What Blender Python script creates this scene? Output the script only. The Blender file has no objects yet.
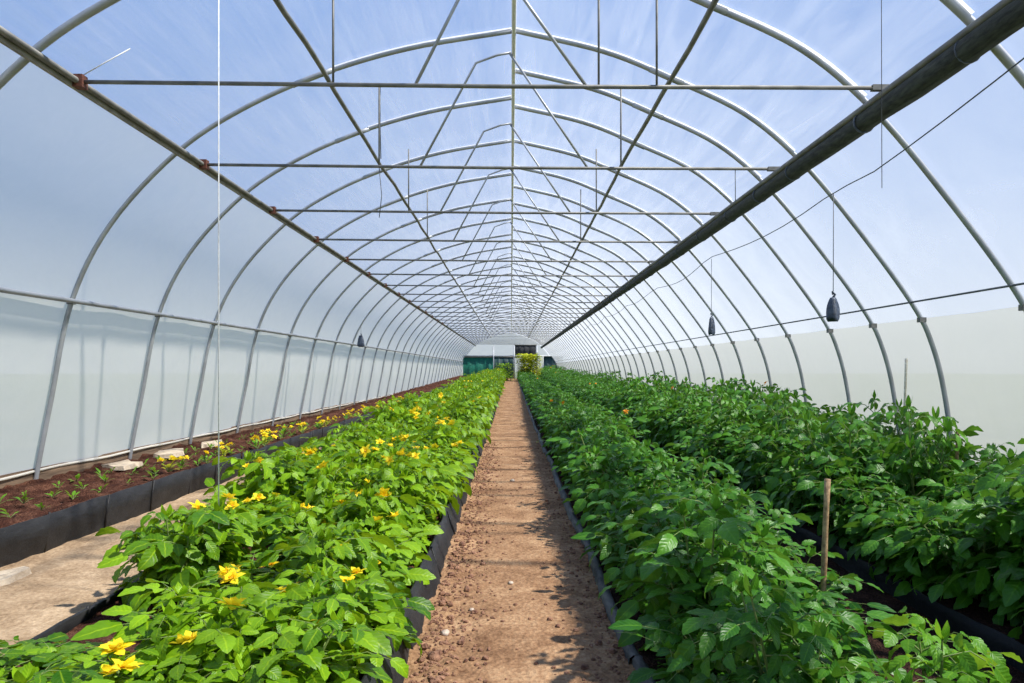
import bpy, math, random
from mathutils import Vector, Matrix, noise

random.seed(7)
PI = math.pi
C = bpy.context.scene.collection
H = 1.5                      # eye height
F = 720.0                    # focal length in pixels of a 1024 px wide frame

# ------------------------------------------------------------------ helpers
ORD = ("first second third fourth fifth sixth seventh eighth ninth tenth eleventh twelfth thirteenth "
       "fourteenth fifteenth sixteenth seventeenth eighteenth nineteenth twentieth twenty-first twenty-second "
       "twenty-third twenty-fourth twenty-fifth twenty-sixth twenty-seventh twenty-eighth twenty-ninth thirtieth").split()


class MB:
    """collects shapes for one mesh"""
    def __init__(self):
        self.v, self.f, self.t, self.q, self.s = [], [], [], [], []

    def add(self, vs, fs, tint=0.5, q=None, s=None):
        b = len(self.v)
        self.q.extend(q or [1.0] * len(vs)); self.s.extend(s or [0.0] * len(vs))
        self.v.extend(vs)
        self.f.extend([tuple(i + b for i in f) for f in fs])
        self.t.extend([tint] * len(vs))

    def box(self, x0, x1, y0, y1, z0, z1):
        self.add([(x0, y0, z0), (x1, y0, z0), (x1, y1, z0), (x0, y1, z0),
                  (x0, y0, z1), (x1, y0, z1), (x1, y1, z1), (x0, y1, z1)],
                 [(3, 2, 1, 0), (4, 5, 6, 7), (0, 1, 5, 4), (1, 2, 6, 5), (2, 3, 7, 6), (3, 0, 4, 7)])

    def tube(self, pts, r, n=8, tint=0.5, cap=True):
        pts = [Vector(p) for p in pts]
        m = len(pts)
        rs = r if isinstance(r, (list, tuple)) else [r] * m
        d0 = (pts[1] - pts[0]).normalized()
        up = Vector((0, 0, 1)) if abs(d0.z) < 0.9 else Vector((1, 0, 0))
        s = d0.cross(up).normalized()
        vs, fs = [], []
        for i, p in enumerate(pts):
            a = pts[max(i - 1, 0)]
            b = pts[min(i + 1, m - 1)]
            d = (b - a)
            d = d.normalized() if d.length > 1e-9 else d0
            s = (s - d * s.dot(d))
            s = s.normalized() if s.length > 1e-6 else d.orthogonal().normalized()
            t = d.cross(s)
            for k in range(n):
                an = 2 * PI * k / n
                vs.append(tuple(p + (s * math.cos(an) + t * math.sin(an)) * rs[i]))
        for i in range(m - 1):
            for k in range(n):
                k2 = (k + 1) % n
                fs.append((i * n + k, i * n + k2, (i + 1) * n + k2, (i + 1) * n + k))
        if cap:
            fs.append(tuple(range(n - 1, -1, -1)))
            fs.append(tuple((m - 1) * n + k for k in range(n)))
        self.add(vs, fs, tint)

    def build(self, name, mat, parent=None, smooth=True):
        me = bpy.data.meshes.new(name)
        me.from_pydata([tuple(v) for v in self.v], [], self.f)
        me.materials.append(mat)
        if len(set(self.t)) > 1:
            at = me.attributes.new('tint', 'FLOAT', 'POINT')
            at.data.foreach_set('value', self.t)
        if min(self.q) < 0.5 and len(self.q) == len(self.v):
            at = me.attributes.new('across', 'FLOAT', 'POINT'); at.data.foreach_set('value', self.q)
            at = me.attributes.new('along', 'FLOAT', 'POINT'); at.data.foreach_set('value', self.s)
        if smooth:
            me.polygons.foreach_set('use_smooth', [True] * len(me.polygons))
        me.update()
        o = bpy.data.objects.new(name, me)
        C.objects.link(o)
        if parent:
            o.parent = parent
        return o


def tag(o, label=None, cat=None, group=None, kind=None):
    if label: o['label'] = label
    if cat: o['category'] = cat
    if group: o['group'] = group
    if kind: o['kind'] = kind
    return o


def empty(name, loc, rz=0, scale=1.0):
    o = bpy.data.objects.new(name, None)
    C.objects.link(o)
    o.location = loc
    o.rotation_euler = (0, 0, rz)
    o.scale = (scale, scale, scale)
    o.empty_display_size = 0.1
    return o


def spline(pts, n):
    """Catmull-Rom through 2D/3D points, n samples per span"""
    P = [Vector(p) for p in pts]
    P = [P[0] * 2 - P[1]] + P + [P[-1] * 2 - P[-2]]
    out = []
    for i in range(1, len(P) - 2):
        p0, p1, p2, p3 = P[i - 1:i + 3]
        for k in range(n):
            t = k / n
            out.append(0.5 * ((2 * p1) + (p2 - p0) * t + (2 * p0 - 5 * p1 + 4 * p2 - p3) * t * t
                              + (3 * p1 - p0 - 3 * p2 + p3) * t ** 3))
    out.append(P[-2])
    return out


def lin(r, g, b):
    f = lambda c: (c / 255 / 12.92) if c <= 10 else ((c / 255 + 0.055) / 1.055) ** 2.4
    return (f(r), f(g), f(b), 1.0)


# ------------------------------------------------------------------ materials
def new_mat(name):
    m = bpy.data.materials.new(name)
    m.use_nodes = True
    nt = m.node_tree
    nt.nodes.clear()
    out = nt.nodes.new('ShaderNodeOutputMaterial')
    return m, nt, out


def N(nt, kind, **kw):
    n = nt.nodes.new(kind)
    for k, v in kw.items():
        if k in n.inputs:
            n.inputs[k].default_value = v
        else:
            setattr(n, k, v)
    return n


def mat_simple(name, c1, c2, scale=12, rough=0.5, metal=0.0, bump=0.0, stretch=(1, 1, 1), bscale=None):
    m, nt, out = new_mat(name)
    tc = N(nt, 'ShaderNodeTexCoord')
    mp = N(nt, 'ShaderNodeMapping')
    mp.inputs['Scale'].default_value = stretch
    nz = N(nt, 'ShaderNodeTexNoise', Scale=scale, Detail=6.0, Roughness=0.6)
    cr = N(nt, 'ShaderNodeValToRGB')
    cr.color_ramp.elements[0].color = c1
    cr.color_ramp.elements[1].color = c2
    cr.color_ramp.elements[0].position = 0.35
    cr.color_ramp.elements[1].position = 0.65
    b = N(nt, 'ShaderNodeBsdfPrincipled', Roughness=rough, Metallic=metal)
    L = nt.links.new
    L(tc.outputs['Object'], mp.inputs['Vector'])
    L(mp.outputs[0], nz.inputs['Vector'])
    L(nz.outputs['Fac'], cr.inputs['Fac'])
    L(cr.outputs['Color'], b.inputs['Base Color'])
    if bump:
        n2 = N(nt, 'ShaderNodeTexNoise', Scale=bscale or scale * 3, Detail=8.0, Roughness=0.65)
        L(mp.outputs[0], n2.inputs['Vector'])
        bp = N(nt, 'ShaderNodeBump', Strength=bump, Distance=0.02)
        L(n2.outputs['Fac'], bp.inputs['Height'])
        L(bp.outputs[0], b.inputs['Normal'])
    L(b.outputs[0], out.inputs[0])
    return m


def mat_film(name, haze, var, tint, whit, gloss=0.06, stretch=(0.5, 0.35, 1.0), graze=0.35):
    """polythene: partly clear, partly milky; milkier where looked at edge-on"""
    m, nt, out = new_mat(name)
    L = nt.links.new
    tc = N(nt, 'ShaderNodeTexCoord')
    mp = N(nt, 'ShaderNodeMapping')
    mp.inputs['Scale'].default_value = stretch
    L(tc.outputs['Object'], mp.inputs['Vector'])
    nz = N(nt, 'ShaderNodeTexNoise', Scale=2.2, Detail=5.0, Roughness=0.65, Distortion=0.6)
    L(mp.outputs[0], nz.inputs['Vector'])
    mr = N(nt, 'ShaderNodeMapRange')
    mr.inputs['From Min'].default_value = 0.3
    mr.inputs['From Max'].default_value = 0.75
    mr.inputs['To Min'].default_value = haze - var
    mr.inputs['To Max'].default_value = haze + var
    L(nz.outputs['Fac'], mr.inputs['Value'])
    lw = N(nt, 'ShaderNodeLayerWeight', Blend=0.35)
    pw = N(nt, 'ShaderNodeMath', operation='POWER')
    pw.inputs[1].default_value = 2.0
    L(lw.outputs['Facing'], pw.inputs[0])
    ml = N(nt, 'ShaderNodeMath', operation='MULTIPLY_ADD', use_clamp=True)
    ml.inputs[1].default_value = graze
    L(pw.outputs[0], ml.inputs[0])
    L(mr.outputs[0], ml.inputs[2])
    bp = N(nt, 'ShaderNodeBump', Strength=0.25, Distance=0.03)
    n2 = N(nt, 'ShaderNodeTexNoise', Scale=5.0, Detail=4.0)
    L(mp.outputs[0], n2.inputs['Vector'])
    L(n2.outputs['Fac'], bp.inputs['Height'])
    tr = N(nt, 'ShaderNodeBsdfTransparent', Color=tint)
    df = N(nt, 'ShaderNodeBsdfDiffuse', Color=whit)
    tl = N(nt, 'ShaderNodeBsdfTranslucent', Color=whit)
    gl = N(nt, 'ShaderNodeBsdfGlossy', Roughness=0.22)
    for s in (df, tl, gl):
        L(bp.outputs[0], s.inputs['Normal'])
    m1 = N(nt, 'ShaderNodeMixShader', Fac=0.55)
    L(df.outputs[0], m1.inputs[1]); L(tl.outputs[0], m1.inputs[2])
    m2 = N(nt, 'ShaderNodeMixShader')
    L(ml.outputs[0], m2.inputs['Fac'])
    L(tr.outputs[0], m2.inputs[1]); L(m1.outputs[0], m2.inputs[2])
    m3 = N(nt, 'ShaderNodeMixShader', Fac=gloss)
    L(m2.outputs[0], m3.inputs[1]); L(gl.outputs[0], m3.inputs[2])
    L(m3.outputs[0], out.inputs[0])
    return m


def mat_leaf(name, dark, light, rough=0.45, transl=0.35, tcol=(0.35, 0.55, 0.05, 1)):
    m, nt, out = new_mat(name)
    L = nt.links.new
    at = N(nt, 'ShaderNodeAttribute', attribute_name='tint')
    oi = N(nt, 'ShaderNodeObjectInfo')
    tc = N(nt, 'ShaderNodeTexCoord')
    nz = N(nt, 'ShaderNodeTexNoise', Scale=28.0, Detail=3.0)
    L(tc.outputs['Object'], nz.inputs['Vector'])
    a1 = N(nt, 'ShaderNodeMath', operation='MULTIPLY_ADD')
    a1.inputs[1].default_value = 0.35
    L(nz.outputs['Fac'], a1.inputs[0]); L(at.outputs['Fac'], a1.inputs[2])
    a2 = N(nt, 'ShaderNodeMath', operation='MULTIPLY_ADD')
    a2.inputs[1].default_value = 0.30
    L(oi.outputs['Random'], a2.inputs[0]); L(a1.outputs[0], a2.inputs[2])
    cr = N(nt, 'ShaderNodeValToRGB')
    e = cr.color_ramp.elements
    e[0].position = 0.15; e[0].color = dark
    e[1].position = 1.25 / 1.6; e[1].color = light
    x = e.new(0.97); x.color = (light[0] * 1.5, light[1] * 1.15, light[2] * 0.8, 1)
    sc = N(nt, 'ShaderNodeMath', operation='MULTIPLY')
    sc.inputs[1].default_value = 1 / 1.6
    L(a2.outputs[0], sc.inputs[0]); L(sc.outputs[0], cr.inputs['Fac'])
    b = N(nt, 'ShaderNodeBsdfPrincipled', Roughness=rough)
    b.inputs['Specular IOR Level'].default_value = 0.28
    L(cr.outputs['Color'], b.inputs['Base Color'])
    ac = N(nt, 'ShaderNodeAttribute', attribute_name='across')
    al = N(nt, 'ShaderNodeAttribute', attribute_name='along')
    v1 = N(nt, 'ShaderNodeMath', operation='MULTIPLY_ADD'); v1.inputs[1].default_value = -0.22
    L(ac.outputs['Fac'], v1.inputs[0]); L(al.outputs['Fac'], v1.inputs[2])
    v2 = N(nt, 'ShaderNodeMath', operation='MULTIPLY'); v2.inputs[1].default_value = 42.0
    L(v1.outputs[0], v2.inputs[0])
    v3 = N(nt, 'ShaderNodeMath', operation='SINE'); L(v2.outputs[0], v3.inputs[0])
    bp = N(nt, 'ShaderNodeBump', Strength=0.22, Distance=0.003)
    L(v3.outputs[0], bp.inputs['Height']); L(bp.outputs[0], b.inputs['Normal'])
    mr = N(nt, 'ShaderNodeMapRange')
    mr.inputs['From Min'].default_value = 0.02; mr.inputs['From Max'].default_value = 0.13
    mr.inputs['To Min'].default_value = 0.4; mr.inputs['To Max'].default_value = 0.0
    L(ac.outputs['Fac'], mr.inputs['Value'])
    vm = N(nt, 'ShaderNodeMix', data_type='RGBA', blend_type='MIX')
    L(mr.outputs[0], vm.inputs[0]); L(cr.outputs['Color'], vm.inputs[6])
    vm.inputs[7].default_value = (min(1, light[0] * 1.7), min(1, light[1] * 1.35), min(1, light[2] * 1.5), 1)
    L(vm.outputs[2], b.inputs['Base Color'])
    tl = N(nt, 'ShaderNodeBsdfTranslucent')
    mx = N(nt, 'ShaderNodeMix', data_type='RGBA', blend_type='MIX')
    mx.inputs[0].default_value = 0.55
    L(cr.outputs['Color'], mx.inputs[6]); mx.inputs[7].default_value = tcol
    L(mx.outputs[2], tl.inputs['Color'])
    ms = N(nt, 'ShaderNodeMixShader', Fac=transl)
    L(b.outputs[0], ms.inputs[1]); L(tl.outputs[0], ms.inputs[2])
    L(ms.outputs[0], out.inputs[0])
    return m


def mat_soil(name, cols, scale=3.0, bump=0.6):
    m, nt, out = new_mat(name)
    L = nt.links.new
    tc = N(nt, 'ShaderNodeTexCoord')
    n1 = N(nt, 'ShaderNodeTexNoise', Scale=scale, Detail=10.0, Roughness=0.7)
    n2 = N(nt, 'ShaderNodeTexNoise', Scale=scale * 14, Detail=6.0, Roughness=0.7)
    n3 = N(nt, 'ShaderNodeTexVoronoi', Scale=scale * 18)
    for n in (n1, n2, n3):
        L(tc.outputs['Object'], n.inputs['Vector'])
    mx = N(nt, 'ShaderNodeMath', operation='MULTIPLY_ADD')
    mx.inputs[1].default_value = 0.45
    L(n2.outputs['Fac'], mx.inputs[0])
    h = N(nt, 'ShaderNodeMath', operation='MULTIPLY')
    h.inputs[1].default_value = 0.6
    L(n1.outputs['Fac'], h.inputs[0]); L(h.outputs[0], mx.inputs[2])
    cr = N(nt, 'ShaderNodeValToRGB')
    e = cr.color_ramp.elements
    e[0].position = 0.36; e[0].color = cols[0]
    e[1].position = 0.68; e[1].color = cols[2]
    k = e.new(0.52); k.color = cols[1]
    L(mx.outputs[0], cr.inputs['Fac'])
    b = N(nt, 'ShaderNodeBsdfPrincipled', Roughness=0.95)
    b.inputs['Specular IOR Level'].default_value = 0.1
    L(cr.outputs['Color'], b.inputs['Base Color'])
    hs = N(nt, 'ShaderNodeMath', operation='ADD')
    L(n2.outputs['Fac'], hs.inputs[0]); L(n3.outputs['Distance'], hs.inputs[1])
    bp = N(nt, 'ShaderNodeBump', Strength=bump, Distance=0.02)
    L(hs.outputs[0], bp.inputs['Height']); L(bp.outputs[0], b.inputs['Normal'])
    L(b.outputs[0], out.inputs[0])
    return m


M = {}
M['film_roof'] = mat_film('clear polythene', 0.15, 0.09, (0.97, 0.98, 1, 1), (0.86, 0.88, 0.90, 1), 0.05, (2.6, 0.22, 2.6), 0.42)
M['film_right'] = mat_film('clear wall polythene', 0.20, 0.05, (0.97, 0.98, 1, 1), (0.86, 0.88, 0.90, 1), 0.04, (0.4, 0.4, 0.5), 0.45)
M['film_left'] = mat_film('milky polythene', 0.46, 0.04, (1.0, 0.985, 0.93, 1), (0.94, 0.93, 0.89, 1), 0.04, (0.3, 0.4, 0.5), 0.2)
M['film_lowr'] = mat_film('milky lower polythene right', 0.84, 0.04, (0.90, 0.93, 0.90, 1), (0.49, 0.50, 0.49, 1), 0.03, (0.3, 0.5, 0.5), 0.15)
M['film_low'] = mat_film('milky lower polythene', 0.84, 0.04, (0.94, 0.94, 0.88, 1), (0.91, 0.895, 0.83, 1), 0.04, (0.3, 0.5, 0.5), 0.2)
M['steel'] = mat_simple('galvanised steel', lin(150, 153, 156), lin(176, 179, 182), 3, 0.45, 0.35)
def mat_tape():
    m, nt, out = new_mat('white film tape')
    d = N(nt, 'ShaderNodeBsdfDiffuse', Color=(0.85, 0.86, 0.87, 1)); t = N(nt, 'ShaderNodeBsdfTranslucent', Color=(0.85, 0.86, 0.87, 1))
    x = N(nt, 'ShaderNodeMixShader', Fac=0.6)
    nt.links.new(d.outputs[0], x.inputs[1]); nt.links.new(t.outputs[0], x.inputs[2]); nt.links.new(x.outputs[0], out.inputs[0])
    return m


M['steel_old'] = mat_simple('weathered steel', lin(96, 96, 92), lin(134, 132, 126), 5, 0.6, 0.3)
M['rust'] = mat_simple('rusty clamp', lin(70, 40, 30), lin(120, 70, 52), 40, 0.8)
M['roll'] = mat_simple('dark rolled fabric', lin(30, 33, 30), lin(66, 70, 60), 14, 0.8, 0, 0.6, (3, 0.6, 3))
M['black_fabric'] = mat_simple('black ground fabric', lin(12, 12, 13), lin(34, 34, 35), 9, 0.6, 0, 0.5, (1, 0.5, 1), 26)
M['gap_fabric'] = mat_simple('shaded black fabric', lin(10, 10, 10), lin(26, 26, 26), 9, 0.8, 0, 0.5, (1, 0.5, 1), 26)  # darker copy of the black fabric; shade of the gap put into colour
M['hose'] = mat_simple('weathered black strip', lin(50, 50, 50), lin(112, 108, 102), 16, 0.7, 0, 0.3, (1, 0.25, 1))
M['wood'] = mat_simple('old timber', lin(74, 58, 44), lin(138, 114, 90), 8, 0.85, 0, 0.4, (1, 0.15, 4))
M['cane'] = mat_simple('bamboo cane', lin(120, 92, 60), lin(186, 156, 112), 30, 0.7, 0, 0.2)
M['batten'] = mat_simple('grey beige batten', lin(120, 114, 102), lin(156, 150, 136), 6, 0.7)
M['white_stick'] = mat_simple('pale peeled stick', lin(200, 190, 165), lin(232, 226, 208), 30, 0.7)
M['tape'] = mat_tape()
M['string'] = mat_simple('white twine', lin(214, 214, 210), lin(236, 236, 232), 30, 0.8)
M['wire'] = mat_simple('grey wire', lin(70, 74, 78), lin(112, 116, 120), 30, 0.6, 0.3)
M['bag'] = mat_simple('dark plastic bag', lin(34, 42, 54), lin(84, 96, 114), 22, 0.35, 0, 0.6)
M['tarp'] = mat_simple('green tarpaulin', lin(0, 84, 66), lin(14, 112, 90), 6, 0.5, 0, 0.3)
M['tarp_dark'] = mat_simple('dark teal tarpaulin', lin(14, 42, 44), lin(26, 66, 66), 6, 0.5, 0, 0.3)
M['dark'] = mat_simple('painted dark opening', lin(26, 28, 30), lin(48, 50, 52), 12, 0.8)  # dark colour standing for the shade inside the gable opening
M['concrete'] = mat_simple('pale rubble concrete', lin(160, 142, 120), lin(206, 190, 166), 9, 0.95, 0, 0.7)
M['path'] = mat_soil('dry trodden earth', (lin(92, 64, 44), lin(146, 112, 82), lin(186, 152, 116)), 2.2, 0.5)
M['aisle'] = mat_soil('pale sandy earth', (lin(112, 90, 68), lin(158, 134, 106), lin(194, 170, 140)), 2.2, 0.4)
M['soil'] = mat_soil('dark moist soil', (lin(26, 17, 13), lin(54, 36, 28), lin(92, 64, 50)), 4.0, 1.0)
M['bedsoil'] = mat_soil('reddish bed soil', (lin(40, 23, 17), lin(80, 49, 38), lin(132, 94, 74)), 4.0, 1.0)
M['clod'] = mat_simple('earth clod', lin(96, 62, 46), lin(166, 124, 96), 20, 0.95, 0, 0.8)
M['stone'] = mat_simple('pale stone', lin(170, 150, 130), lin(214, 196, 176), 20, 0.9, 0, 0.4)
M['outside'] = mat_simple('dry meadow', lin(88, 104, 66), lin(128, 136, 92), 0.6, 1.0)
M['leaf_light'] = mat_leaf('light green leaf', lin(40, 92, 6), lin(148, 192, 28), 0.42, 0.32, (0.50, 0.66, 0.02, 1))
M['leaf_dark'] = mat_leaf('deep green leaf', lin(26, 78, 10), lin(90, 148, 32), 0.40, 0.24, (0.25, 0.5, 0.05, 1))
M['leaf_fresh'] = mat_leaf('fresh green leaf', lin(60, 116, 22), lin(118, 174, 40), 0.42, 0.38, (0.42, 0.62, 0.04, 1))
M['leaf_yellow'] = mat_leaf('yellowing leaf', lin(150, 170, 28), lin(206, 210, 58), 0.5, 0.4, (0.68, 0.72, 0.06, 1))
M['stem'] = mat_simple('green stem', lin(86, 112, 50), lin(128, 144, 74), 30, 0.6)
M['petal'] = mat_leaf('yellow petal', lin(252, 212, 16), lin(255, 232, 50), 0.5, 0.35, (1.0, 0.85, 0.04, 1))
M['petal_orange'] = mat_leaf('orange petal', lin(226, 130, 20), lin(250, 176, 50), 0.5, 0.35, (1.0, 0.55, 0.05, 1))
M['pistil'] = mat_simple('orange flower centre', lin(190, 110, 10), lin(224, 150, 24), 60, 0.8)

# ------------------------------------------------------------------ the greenhouse shell
# cross-section of the ribs: x, height above eye level
LEFT = [(-5.14, -1.45), (-5.09, -1.1), (-4.94, -0.33), (-4.72, 0.72), (-4.30, 1.55), (-3.60, 2.31), (-2.90, 2.78), (-2.05, 3.16), (-1.1, 3.44), (0.02, 3.63)]
RIGHT = [(0.02, 3.63), (1.0, 3.40), (1.72, 3.11), (2.50, 2.74), (3.12, 2.22), (3.72, 1.50), (4.30, 0.70), (4.52, 0.24), (4.66, -0.36), (4.80, -1.45)]
Y0, Y1 = -2.0, 73.0


def section(pts, z_or_x0=None, n=6):
    return [(p.x, p.y + H) for p in spline([Vector((a, b)) for a, b in pts], n)]


LP = section(LEFT)
RP = section(RIGHT)
LEFT_RIBS = [3.4, 5.35, 7.73, 9.64, 11.46, 13.4, 15.4, 17.4]
while LEFT_RIBS[-1] < 70: LEFT_RIBS.append(LEFT_RIBS[-1] + 2.0)
RIGHT_RIBS = [4.75, 6.17, 7.72, 8.76, 9.94, 11.45, 12.9, 14.3, 15.75]
while RIGHT_RIBS[-1] < 70: RIGHT_RIBS.append(RIGHT_RIBS[-1] + 1.48)


def film(name, prof, mat, ribs, off=0.045, sag=0.03, wr=0.02, dy=0.24, seed=0.0, ya=Y0, yb=Y1):
    """a sheet laid over the ribs: follows the section, dips a little between the ribs, wrinkled"""
    P = [Vector((x, 0, z)) for x, z in prof]
    cx = Vector((0, 0, H + 0.4))
    nrm = []
    for i in range(len(P)):
        d = P[min(i + 1, len(P) - 1)] - P[max(i - 1, 0)]
        n = Vector((d.z, 0, -d.x)).normalized()
        if n.dot(P[i] - cx) < 0: n = -n
        nrm.append(n)
    ny = int((yb - ya) / dy)
    vs, fs = [], []
    for j in range(ny + 1):
        y = ya + (yb - ya) * j / ny
        k = min(ribs, key=lambda r: abs(r - y))
        dist = min(1.0, abs(k - y) / 0.9)
        for i, p in enumerate(P):
            w = noise.noise(Vector((p.x * 0.9 + seed, y * 1.1, p.z * 0.9))) + 0.5 * noise.noise(Vector((p.x * 2.3, y * 3.1 + seed, p.z * 2.3)))
            q = p + nrm[i] * (off - sag * dist * dist + wr * w * dist)
            vs.append((q.x, y, q.z))
    m = len(P)
    for j in range(ny):
        for i in range(m - 1):
            fs.append((j * m + i, j * m + i + 1, (j + 1) * m + i + 1, (j + 1) * m + i))
    b = MB(); b.add(vs, fs)
    return b.build(name, mat)


iL = min(range(len(LP)), key=lambda i: abs(LP[i][1] - (H + 2.33)))
iR = min(range(len(RP)), key=lambda i: abs(RP[i][1] - (H + 2.22)))
iLr = min(range(len(LP)), key=lambda i: abs(LP[i][1] - (H + 0.72)))
iRr = min(range(len(RP)), key=lambda i: abs(RP[i][1] - (H + 0.52)))
iLb = min(range(len(LP)), key=lambda i: abs(LP[i][1] - 0.36))
iRb = min(range(len(RP)), key=lambda i: abs(RP[i][1] - 0.30))
tag(film('ceiling', LP[iL:] + RP[1:iR + 1], M['film_roof'], RIGHT_RIBS, wr=0.035, seed=3), kind='structure',
    label='clear wrinkled polythene roof film with blue sky behind')
wl = film('wall_left', LP[iLr:iL + 1], M['film_left'], LEFT_RIBS, sag=0.006, wr=0.005, seed=11)
tag(wl, kind='structure', label='milky polythene film of the left side wall above its rail')
b = film('lower_film', LP[iLb:iLr + 1], M['film_low'], LEFT_RIBS, sag=0.010, wr=0.010, seed=17); b.parent = wl
wr_ = film('wall_right', RP[iR:iRr + 1], M['film_right'], RIGHT_RIBS, wr=0.012, seed=23)
tag(wr_, kind='structure', label='clear polythene film of the right side wall')
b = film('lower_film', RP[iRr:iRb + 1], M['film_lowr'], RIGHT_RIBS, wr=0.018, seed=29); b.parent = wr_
# rolled hem along the foot of the left film
b = MB()
hx, hz = LP[iLb]
b.tube([(hx - 0.02 + 0.012 * math.sin(y * 2.1), y, hz + 0.008 * math.sin(y * 3.3)) for y in [Y0 + 0.35 * i for i in range(int((Y1 - Y0) / 0.35))]], 0.014, 6)
b.build('film_hem', M['film_low'], wl)

# boards along the feet of the side walls
b = MB()
yy = Y0
while yy < Y1:
    ln = random.uniform(2.2, 3.4)
    z = random.uniform(-0.015, 0.015)
    b.box(-5.17, -5.125, yy, yy + ln - 0.004, 0.0, 0.43 + z)
    yy += ln
tag(b.build('baseboard_left', M['wood'], smooth=False), kind='structure')
b = MB()
yy = Y0
while yy < Y1:
    ln = random.uniform(2.2, 3.4)
    b.box(4.84, 4.89, yy, yy + ln - 0.02, 0.0, 0.32 + random.uniform(-0.015, 0.015))
    yy += ln
tag(b.build('baseboard_right', M['wood'], smooth=False), kind='structure')

# end wall
b = MB()
ring = LP + RP[1:]
vs = [(x, 72.6, z) for x, z in ring]
n0 = len(vs)
vs += [(x, 72.6, 0.0) for x, z in ring]
b.add(vs, [(i, i + 1, n0 + i + 1, n0 + i) for i in range(n0 - 1)])
tag(b.build('wall_back', M['film_left']), kind='structure', label='grey film gable at the far end of the tunnel')

# ------------------------------------------------------------------ ground
def gz(y): return 0.55 * min(1.0, max(0.0, (y - 22) / 48))


def ground(name, x0, x1, y0, y1, step, mat, zf, parent=None):
    nx = max(1, int((x1 - x0) / step)); ny = max(1, int((y1 - y0) / step))
    vs, fs = [], []
    for j in range(ny + 1):
        for i in range(nx + 1):
            x = x0 + (x1 - x0) * i / nx; y = y0 + (y1 - y0) * j / ny
            vs.append((x, y, zf(x, y) + (gz(y) if abs(x) < 5.2 else 0)))
    for j in range(ny):
        for i in range(nx):
            a = j * (nx + 1) + i
            fs.append((a, a + 1, a + nx + 2, a + nx + 1))
    b = MB(); b.add(vs, fs)
    return b.build(name, mat, parent)


def nz(x, y, s, o=0.0):
    return noise.noise(Vector((x * s + o, y * s - o, o * 1.7)))


def path_z(x, y):
    rough = max(0.0, min(1.0, (-0.12 - x) / 0.25)) if x < 0 else max(0.0, min(1.0, (x - 0.42) / 0.2))
    return 0.012 * nz(x, y, 1.3) + 0.008 * nz(x, y, 5, 3) + rough * (0.022 * nz(x, y, 9, 5) + 0.018 * nz(x, y, 21, 9)) + 0.004 * nz(x, y, 30, 2)


fl = ground('floor', -5.6, 5.4, -2.0, 73.0, 0.5, M['soil'], lambda x, y: -0.05)
tag(fl, kind='structure')
ground('path_near', -0.62, 0.80, 2.0, 12.0, 0.022, M['path'], path_z, fl)
ground('path_far', -0.62, 0.80, 12.0, 72.5, 0.08, M['path'], path_z, fl)
ground('aisle_earth', -3.95, -2.45, 1.5, 14.0, 0.05, M['aisle'], lambda x, y: 0.02 * nz(x, y, 1.1, 7) + 0.012 * nz(x, y, 6, 4) - 0.005, fl)
ground('aisle_earth', -3.95, -2.45, 14.0, 72.5, 0.25, M['aisle'], lambda x, y: 0.0, fl)
ground('bed_soil', -1.64, -0.60, 1.5, 72.5, 0.08, M['bedsoil'], lambda x, y: 0.07 + 0.03 * nz(x, y, 5, 1) + 0.015 * nz(x, y, 17, 1), fl)
ground('bed_soil', -2.47, -1.62, 1.5, 72.5, 0.08, M['bedsoil'], lambda x, y: 0.05 + 0.03 * nz(x, y, 5, 2) + 0.015 * nz(x, y, 17, 1), fl)
ground('bed_soil', 0.66, 2.0, 1.5, 72.5, 0.1, M['soil'], lambda x, y: 0.03 + 0.03 * nz(x, y, 5, 8) + 0.012 * nz(x, y, 17, 3), fl)
ground('bed_soil', 2.6, 4.82, 1.5, 72.5, 0.12, M['soil'], lambda x, y: 0.06 + 0.03 * nz(x, y, 5, 9), fl)
ground('bed_soil', -5.12, -3.87, 1.5, 72.5, 0.05, M['bedsoil'],
       lambda x, y: 0.245 + 0.05 * nz(x, y, 2.1, 4) + 0.045 * nz(x, y, 7, 6) + 0.03 * nz(x, y, 17, 2) + max(0, -4.7 - x) * 0.12, fl)
out_ = ground('meadow_floor', -160, 160, -60, 260, 40, M['outside'], lambda x, y: -0.12)
tag(out_, kind='structure')

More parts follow.
